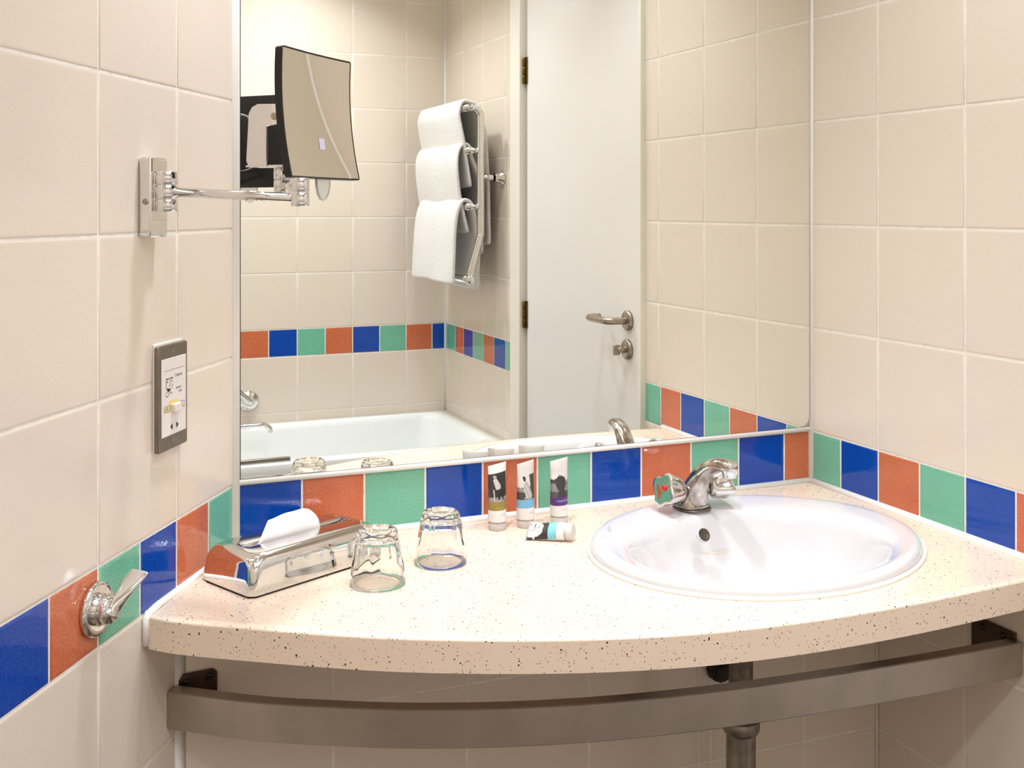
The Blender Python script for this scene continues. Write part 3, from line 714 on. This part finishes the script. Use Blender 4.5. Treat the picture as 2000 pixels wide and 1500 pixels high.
# ------------------------------------------------------------------ magnifying mirror on swing arm
mag = empty('magnifying_mirror', LW(.28, 0, 1.398), 'square shaving mirror on chrome swing arm fixed to the left wall', 'mirror')
LR(.2575, .3035, 1.345, 1.450, .0005, .019).build('wall_plate', M['chrome'], mag, bevel=.004, seg=4)
mb = MB(); mb.lathe([(0, .001), (.0035, .001), (.0042, 0)], LW(.3038, .011, 1.392), LD, 16)
mb.build('screw', M['nickel'], mag)
A = LW(.289, .0325, 0); 
def stack(name, c, zs, r, mat_=M['chrome']):
    mb = MB()
    for z0, z1 in zs: mb.lathe([(r-.001, z0+.0003), (r, z0+.0012), (r, z1-.0012), (r-.001, z1-.0003)], (c.x, c.y, 0), n=36, cap0=True, cap1=True)
    return mb.build(name, mat_, mag)
stack('hinge_post', A, ((1.3785, 1.3955), (1.3955, 1.4140), (1.4140, 1.4315)), .0145)
mb = MB(); q0 = LW(.285, .019, 0); mb.box(((A.x+q0.x)/2, (A.y+q0.y)/2, 1.405), (.018, .018, .050), R=Matrix.Rotation(-PHI, 3, 'Z')); mb.build('hinge_block', M['chrome'], mag)
CAMP = Vector((-1.3551, -1.7511, 1.3836))
B = Vector((-1.0779, -.3939, 0))
H = Vector((-1.035, -.309, 1.505)); hn = Vector((.728, -.686, 0)).normalized(); hw = Vector((-hn.y, hn.x, 0))
Cc = H-hn*.057; Cc.z = 0
stack('elbow_post', B, ((1.3855, 1.4035), (1.4035, 1.4215)), .0115)
stack('head_post', Cc, ((1.4045, 1.4215), (1.4215, 1.4385)), .0115)
mb = MB(); a0 = Vector((A.x, A.y, 1.405)); b0_ = Vector((B.x, B.y, 1.396)); mb.tube([a0, b0_], .0062, 20); mb.build('arm', M['chrome'], mag)
mb = MB(); mb.tube([Vector((B.x, B.y, 1.4125)), Vector((Cc.x, Cc.y, 1.4125))], .0062, 20); mb.build('arm', M['chrome'], mag)
# bracket: C-shaped flat plate standing in the plane of hn and z
pc = H-hw*.020
poly = [(-.018, .016), (-.083, .018), (-.092, .014), (-.097, .006), (-.101, -.058), (-.098, -.064), (-.072, -.066), (-.069, -.066), (-.069, -.012), (-.040, -.008), (-.018, -.012)]
mb = MB(); mb.loops([[pc+hn*a+hw*h+Vector((0, 0, z)) for a, z in poly] for h in (0, .003)], smooth=False)
br = mb.build('bracket', M['chrome'], mag, bevel=.0008)
mb = MB(); mb.lathe([(0, .002), (.0035, .0025), (.0052, .0015), (.0055, 0)], pc+hn*(-.056)+Vector((0, 0, .001)), -hw, 20); mb.build('screw', M['nickel'], br)
mb = MB(); c = H-hn*.066; mb.box((c.x, c.y, 1.4400), (.075, .034, .0025), R=Matrix.Rotation(math.atan2(hn.y, hn.x), 3, 'Z')); mb.build('foot_plate', M['chrome'], mag)
# head: concave face, black rounded-square case
hu = (Vector((0, 0, 1))-hn*.085).normalized(); hf = hw.cross(hu).normalized()
if hf.dot(hn) < 0: hf = -hf
HS = .0835
def head_pt(a, b, d):       # a,b in [-1,1]; concave towards the face
    return H+hw*(a*HS*1.05)+hu*(b*HS)+hf*(d+.0065*(b*b)+.003*a*a-.004)
def sq(k, sc, N=12):
    pts = []; r = .05
    for q_, (sx, sy) in enumerate(((1, 1), (-1, 1), (-1, -1), (1, -1))):
        for i in range(5):
            an = PI/2*(q_+i/4); pts.append((sx*(1-r)+r*math.cos(an), sy*(1-r)+r*math.sin(an)))
        nx = ((-1, 1), (-1, -1), (1, -1), (1, 1))[q_]
        ex = (nx[0]*(1-r)+(0 if q_ in (0, 2) else nx[0]*r), nx[1]*(1-r)+(0 if q_ in (1, 3) else nx[1]*r))
        st = pts[-1]
        for i in range(1, N): pts.append((st[0]+(ex[0]-st[0])*i/N, st[1]+(ex[1]-st[1])*i/N))
    return [head_pt(a*sc, b*sc, k) for a, b in pts]
mb = MB(); mb.loops([sq(0, .972), sq(.0006, 1.0), sq(-.0095, 1.0), sq(-.0105, .97), sq(-.0105, .5), sq(-.0105, .05)], True, False, True); mb.build('case', M['black'], mag, sharp=50)
mb = MB(); mb.grid(lambda u, v: head_pt((u*2-1)*.972, (v*2-1)*.972, .0004), 24, 24)
face = mb.build('mirror_face', M['mirror2'], mag, fix=False)
if face.data.polygons[0].normal.dot(hn) < 0: face.data.flip_normals()
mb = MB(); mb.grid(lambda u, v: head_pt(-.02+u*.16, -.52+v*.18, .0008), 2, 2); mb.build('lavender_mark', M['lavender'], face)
mb = MB(); mb.lathe([(0, .013), (.045, .013), (.050, .010), (.050, .001)], H-hf*.0135+hf*0, -hf, 48, cap1=False); mb.build('back_housing', M['black'], mag)
mb = MB(); mb.lathe([(.0505, .001), (.0525, .003), (.0525, .006), (.0505, .007)], H-hf*.0135, -hf, 48); mb.build('housing_ring', M['chrome'], mag)
tb = H+hu*(-HS)+hw*(.004)
mb = MB()
pts = [(-.018, .004), (.018, .004), (.0175, -.008), (.013, -.020), (.006, -.0265), (0, -.028), (-.006, -.0265), (-.013, -.020), (-.0175, -.008)]
mb.loops([[tb+hw*a+Vector((0, 0, b))+hf*h for a, b in pts] for h in (-.006, -.002)], smooth=False); mb.build('plastic_tab', M['acrylic'], mag, bevel=.001)

# ------------------------------------------------------------------ tissue box
TO = Vector((-1.1131, -.2375, 0)); E1 = Vector((.8997, .4365, 0)).normalized(); E2 = Vector((-.4365, .8997, 0)).normalized(); TL, TW, TH = .244, .125, .053
tbx = empty('tissue_box', (TO+E1*TL/2+E2*TW/2)+Vector((0, 0, CT)), 'chrome tissue box cover with one white tissue pulled up, on the left of the counter', 'tissue box')
def tb_pt(u, v, z): return TO+E1*u+E2*v+Vector((0, 0, z))
def tb_ring(ins, r, z, n=10):
    out = []
    for p in rrect(TL/2, TW/2, TL/2-ins, TW/2-ins, r, 0, n): out.append(tb_pt(p.x, p.y, z))
    return out
def slot_ring(hw_, z, n=10):
    out = []; L0, L1, V = .030, .228, .064
    for p in rrect((L0+L1)/2, V, (L1-L0)/2, hw_, hw_-.0001, 0, n): out.append(tb_pt(p.x, p.y, z))
    return out
z0 = CT+.0015
mb = MB()
rs = [tb_ring(0, .013, z0), tb_ring(0, .013, z0+.004), tb_ring(.0012, .013, z0+.018), tb_ring(.0035, .014, z0+.032)]
for k in range(1, 8):
    a = PI/2*k/7; rs.append(tb_ring(.0035+.017*(1-math.cos(a)), .015+.008*math.sin(a), z0+.032+.019*math.sin(a)))
rs += [tb_ring(.030, .022, z0+.0512), slot_ring(.013, z0+.0508), slot_ring(.0085, z0+.0503), slot_ring(.0068, z0+.0493), slot_ring(.0062, z0+.044)]
mb.loops(rs, True, False, False); mb.build('cover', M['chrome'], tbx, subsurf=1, fix=True)
mb = MB(); mb.loops([tb_ring(.002, .012, CT-.001), tb_ring(.002, .012, z0+.001)]); mb.build('base', M['black'], tbx)
mb = MB(); mb.loops([slot_ring(.0062, z0+.035), slot_ring(.0062, z0+.037)]); mb.build('tissue_stack', M['tissue'], tbx)
for z, r_ in ((.8925, .0026), (.8805, .0026)):
    mb = MB(); mb.lathe([(0, .001), (r_*.7, .001), (r_, 0)], tb_pt(.143, .0015, z), -E2, 16); mb.build('rivet', M['nickel'], tbx)
mb = MB(); mb.lathe([(0, .001), (.0012, .001), (.0012, 0)], tb_pt(.143, .0005, .868), -E2, 12); mb.box(tb_pt(.143, .0003, .866), (.0016, .0016, .009), R=Matrix.Rotation(math.atan2(E1.y, E1.x), 3, 'Z')); mb.build('key_slot', M['ink'], tbx)
def tis(u, v):
    uu = .047+.122*u; rise = min(1, u/.17)**.9; fall = math.sqrt(max(0, 1-max(0, (u-.62)/.38)**2.0))
    h = .034*rise*fall*(.80+.24*min(1, u*1.2))
    bul = math.sin(PI*min(1, v))*math.sin(PI*min(1, .12+u*.85))
    return tb_pt(uu+.010*v*(1-u), .064-.0075*bul+.006*v*math.sin(PI*u)+.0012*math.sin(u*13+v*4)*v, z0+.042+(h+.006)*v+.0008*math.sin(u*17)*v)
ti = MB(); ti.grid(tis, 40, 18)
tob = ti.build('tissue', M['tissue'], None, solid=.0004)
tag(tob, 'white paper tissue sticking up out of the chrome tissue box', 'tissue')

# ------------------------------------------------------------------ tumblers (upside down)
def tumbler():
    t = empty('drinking_glass', (0, 0, 0), 'x', 'glass', 'upturned tumblers on the counter')
    H_ = .078; n = 90; NF = 9
    def R(z, r, fac):  # z from the rim (0) up to the base
        out = []
        for i in range(n):
            a = 2*PI*i/n; k = ((a*NF/(2*PI)) % 1)-.5; ph = k*2*PI/NF
            poly = r*math.cos(PI/NF*.96)/math.cos(ph) if True else r
            rr = r*(1-fac)+min(r, poly)*fac; out.append(Vector((rr*math.cos(a), rr*math.sin(a), z)))
        return out
    outer = [(0.0003, .0392, 0), (.001, .0398, 0), (.010, .0389, 0), (.026, .0371, 0), (.031, .0366, .35), (.036, .0361, 1), (.05, .0338, 1), (.064, .0312, 1), (.070, .0298, 1), (.075, .0280, .8), (.0775, .0258, .4), (.078, .0235, .2)]
    dimple = [(.0775, .0205, 0), (.0755, .0155, 0), (.0738, .009, 0), (.0734, .003, 0)]
    inner = [(.0003, .0383, 0), (.001, .0377, 0), (.010, .0366, 0), (.028, .0343, 0), (.045, .0312, 0), (.058, .0283, 0), (.063, .0262, 0), (.0655, .021, 0), (.0662, .012, 0), (.0663, .003, 0)]
    rings = [R(z, r, f) for z, r, f in reversed(dimple)]+[R(z, r, f) for z, r, f in reversed(outer)]+[R(z, r, f) for z, r, f in inner]
    mb = MB(); mb.loops(rings); b = mb.build('body', M['glass'], t)
    return t
g1 = tumbler(); g1.location = (-.9352, -.2375, CT-.0014); g1['label'] = 'upturned clear faceted tumbler next to the tissue box, nearer the counter front'
g2 = g1.copy(); COL.objects.link(g2); g2.location = (-.8232, -.1845, CT-.0014); g2.rotation_euler = (0, 0, .3)
g2['label'] = 'upturned clear faceted tumbler further right and back, nearer the toiletry tubes'
for ch in list(g1.children): ch.cycles.is_caustics_caster = True
counter.cycles.is_caustics_receiver = True
for ch in list(g1.children):
    c = ch.copy(); COL.objects.link(c); c.parent = g2

# ------------------------------------------------------------------ toiletry tubes
def vnoise(u, v, s, seed=0): return noise.noise(Vector((u*s, v*s*2.2, seed)))
def inside(px, py, poly):
    c = False; j = len(poly)-1
    for i in range(len(poly)):
        xi, yi = poly[i]; xj, yj = poly[j]
        if (yi > py) != (yj > py) and px < (xj-xi)*(py-yi)/(yj-yi)+xi: c = not c
        j = i
    return c
WHT = (.86, .82, .80)
def g(v): return (v, v*.93, v*.88)
def pic_park(u, v):
    if v < .145: return WHT
    if v < .64:
        d = .02+.05*max(0, vnoise(u, v, 14, 1)+.2)
        if v > .56: d = .32+.2*vnoise(u, v, 9, 2)
        if u < .22 and v > .4 and vnoise(u*3, 0, 8, 4) > .1: d = .25
        if inside(u, v, [(.50, .19), (.60, .17), (.68, .20), (.66, .25), (.56, .26)]): d = .45
        if inside(u, v, [(.50, .25), (.68, .24), (.82, .36), (.80, .42), (.58, .43), (.54, .34)]): d = .62+.15*vnoise(u, v, 20, 3)
        if inside(u, v, [(.58, .43), (.80, .42), (.95, .60), (.88, .61), (.76, .50), (.72, .61), (.64, .60)]): d = .02
        if .43 < u < .50 and .42 < v < .62: d = .55
        return g(d)
    if v < .795: return (.33, .24, .05)
    return WHT
def pic_girl(u, v):
    if v < .64:
        d = .74
        if v > .42: d = .28+.15*vnoise(u, v, 7, 2)
        if v > .50 and u < .5: d = .06+.05*vnoise(u, v, 20, 2)
        if u > .88-.1*max(0, v-.25) and v > .22: d = .07
        if inside(u, v, [(.52, .24), (.62, .225), (.68, .27), (.64, .325), (.56, .31)]): d = .03
        if inside(u, v, [(.58, .33), (.72, .33), (.94, .58), (.86, .63), (.52, .62), (.40, .56), (.46, .52)]): d = .52+.2*math.sin(u*40-v*30)*.5
        if inside(u, v, [(.40, .53), (.54, .50), (.56, .60), (.44, .60)]): d = .05
        return g(d)
    if v < .795: return (.20, .48, .72)
    return WHT
def pic_tree(u, v):
    if v < .66:
        d = .78-.12*(vnoise(u, v, 4, 1)) if v < .38 else .30+.08*vnoise(u, v, 16, 2)
        if .33+.03*vnoise(u, 0, 14, 2) < v < .40 and u < .6: d = .06
        if v > .55: d = .10
        r = math.hypot((u-.72)/.27, (v-.41)/.135)+.25*vnoise(u, v, 16, 5)
        if r < 1: d = .045+.05*max(0, vnoise(u, v, 24, 6))
        if inside(u, v, [(.64, .5), (.82, .5), (1.1, .66), (.45, .66)]): d = .05
        return g(d)
    if v < .81: return (.10, .03, .22)
    return WHT
def pic_face(u, v):
    if v < .06: return g(.55)
    if v < .60:
        d = .03+.03*max(0, vnoise(u, v, 12, 3))
        if math.hypot((u-.40)/.40, (v-.24)/.22)+.10*vnoise(u, v, 7, 9) < 1: d = .72+.1*vnoise(u, v, 9, 4)
        if .20 < v < .235 and .50 < u < .72: d = .10
        if .33 < v < .355 and .44 < u < .60: d = .18
        if abs(u-.42-.5*(v-.2)) < .018 and .10 < v < .36: d = .30
        if u > .74: d = .55+.4*vnoise(u, v, 20, 2) if v > .22 else .6
        return g(max(.02, d))
    if v < .82: return (.22, .60, .74)
    return WHT
def make_tube(pic, band, small, loc, rz, lab, H_=.094, a_mid=-.85):
    """crimped squeeze tube standing on its cap; local x = crimp direction, label on the local -y side"""
    t = empty('toiletry_tube', (0, 0, 0), lab, 'tube', 'toiletry tubes on the counter')
    r0 = .0152; wtop = .0235; zc = .0145
    def surf(a, k):     # a angle (0 = towards -y), k 0 top .. 1 bottom
        f = (1-k)**1.15; s_ = math.sin(a); c_ = math.cos(a)
        rx = r0+(wtop-r0)*f; ry = r0*(1-f)**.62+.0005
        return Vector((rx*s_, -ry*c_, zc+H_*(1-k)))
    nA, nK = 132, 150
    vs = [surf(2*PI*i/nA-PI, j/nK) for j in range(nK+1) for i in range(nA)]
    fs = []; cols = []
    for j in range(nK):
        for i in range(nA):
            fs.append((j*nA+i, j*nA+(i+1) % nA, (j+1)*nA+(i+1) % nA, (j+1)*nA+i))
            a = 2*PI*(i+.5)/nA-PI; u = .5+(((a-a_mid+PI) % (2*PI))-PI)/2.4; v = (j+.5)/nK
            cols.append(pic(min(max(u, 0), 1), v) if -.25 < u < 1.25 else WHT)
    b0i = len(vs); vs.append(Vector((0, 0, zc))); 
    for i in range(nA): fs.append((nK*nA+i, nK*nA+(i+1) % nA, b0i)); cols.append(WHT)
    me = bpy.data.meshes.new('squeeze_body'); me.from_pydata(vs, [], fs); me.materials.append(M['print'])
    ca = me.color_attributes.new('Col', 'FLOAT_COLOR', 'CORNER')
    li = 0
    for p, c in zip(me.polygons, cols):
        p.use_smooth = True
        for _ in p.vertices: ca.data[li].color = (*c, 1); li += 1
    bm = bmesh.new(); bm.from_mesh(me); bmesh.ops.recalc_face_normals(bm, faces=bm.faces); bm.to_mesh(me); bm.free()
    o = bpy.data.objects.new('squeeze_body', me); COL.objects.link(o); o.parent = t
    def wrap(txt, size, a0, k0, m, nm):
        vs, fs = text_mesh(txt, size); mb = MB()
        mb.add([surf(a0+p.x/r0, k0-p.y/H_)+Vector((math.sin(a0+p.x/r0), -math.cos(a0+p.x/r0), 0))*.0003 for p in vs], fs, 0, False)
        mb.build(nm, m, o)
    if band: wrap(*band, o_name) if False else wrap(band[0], band[1], band[2], band[3], band[4], 'band_text')
    if small:
        wrap(small[0], small[1], small[2], small[3], M['grey_ink'], 'label_text')
    mb = MB(); mb.lathe([(.0118, zc+.0005), (.0118, .0125), (.0142, .0118), (.0146, .0105), (.0140, .0006), (.0132, 0), (0, 0)], n=40)
    mb.build('cap', M['capw'], t)
    t.location = loc; t.rotation_euler = rz if isinstance(rz, tuple) else (0, 0, rz)
    return t
CTS = CT-.0014
make_tube(pic_park, ('SHOWER GEL', .0030, -.95, .765, M['gold_ink']), ('refresh', .0034, -.5, .885), (-.6805, -.0570, CTS), math.radians(28), 'standing toiletry tube with olive green band, leftmost of the three upright tubes')
make_tube(pic_girl, None, ('refresh', .0034, -.45, .885), (-.6310, -.0615, CTS), math.radians(30), 'standing toiletry tube with light blue band, middle of the three upright tubes')
make_tube(pic_tree, ('CONDITIONER', .0036, -1.02, .735, M['white_ink']), ('refresh', .0034, -.55, .885), (-.5705, -.0645, CTS), math.radians(26), 'standing toiletry tube with purple band, rightmost of the three upright tubes')
# lying tube: crimp end to the left, cap towards the right
p_crimp = Vector((-.651, -.1165, CTS+.0100)); p_cap = Vector((-.592, -.1660, CTS+.0152))
zax = (p_crimp-p_cap).normalized()      # local +z = towards the crimp
xax = Vector((.60, .66, .42)); xax = (xax-zax*xax.dot(zax)).normalized(); yax = zax.cross(xax).normalized()
lt = make_tube(pic_face, None, None, (0, 0, 0), 0, 'toiletry tube with pale blue band lying flat in front of the upright ones', H_=.068, a_mid=0)
Rm = Matrix((xax, yax, zax)).transposed()
if yax.z > 0: xax = -xax; yax = zax.cross(xax); Rm = Matrix((xax, yax, zax)).transposed()
lt.rotation_euler = Rm.to_euler(); lt.location = p_cap; lt.scale = (.94, .94, .94)
bpy.context.view_layer.update()
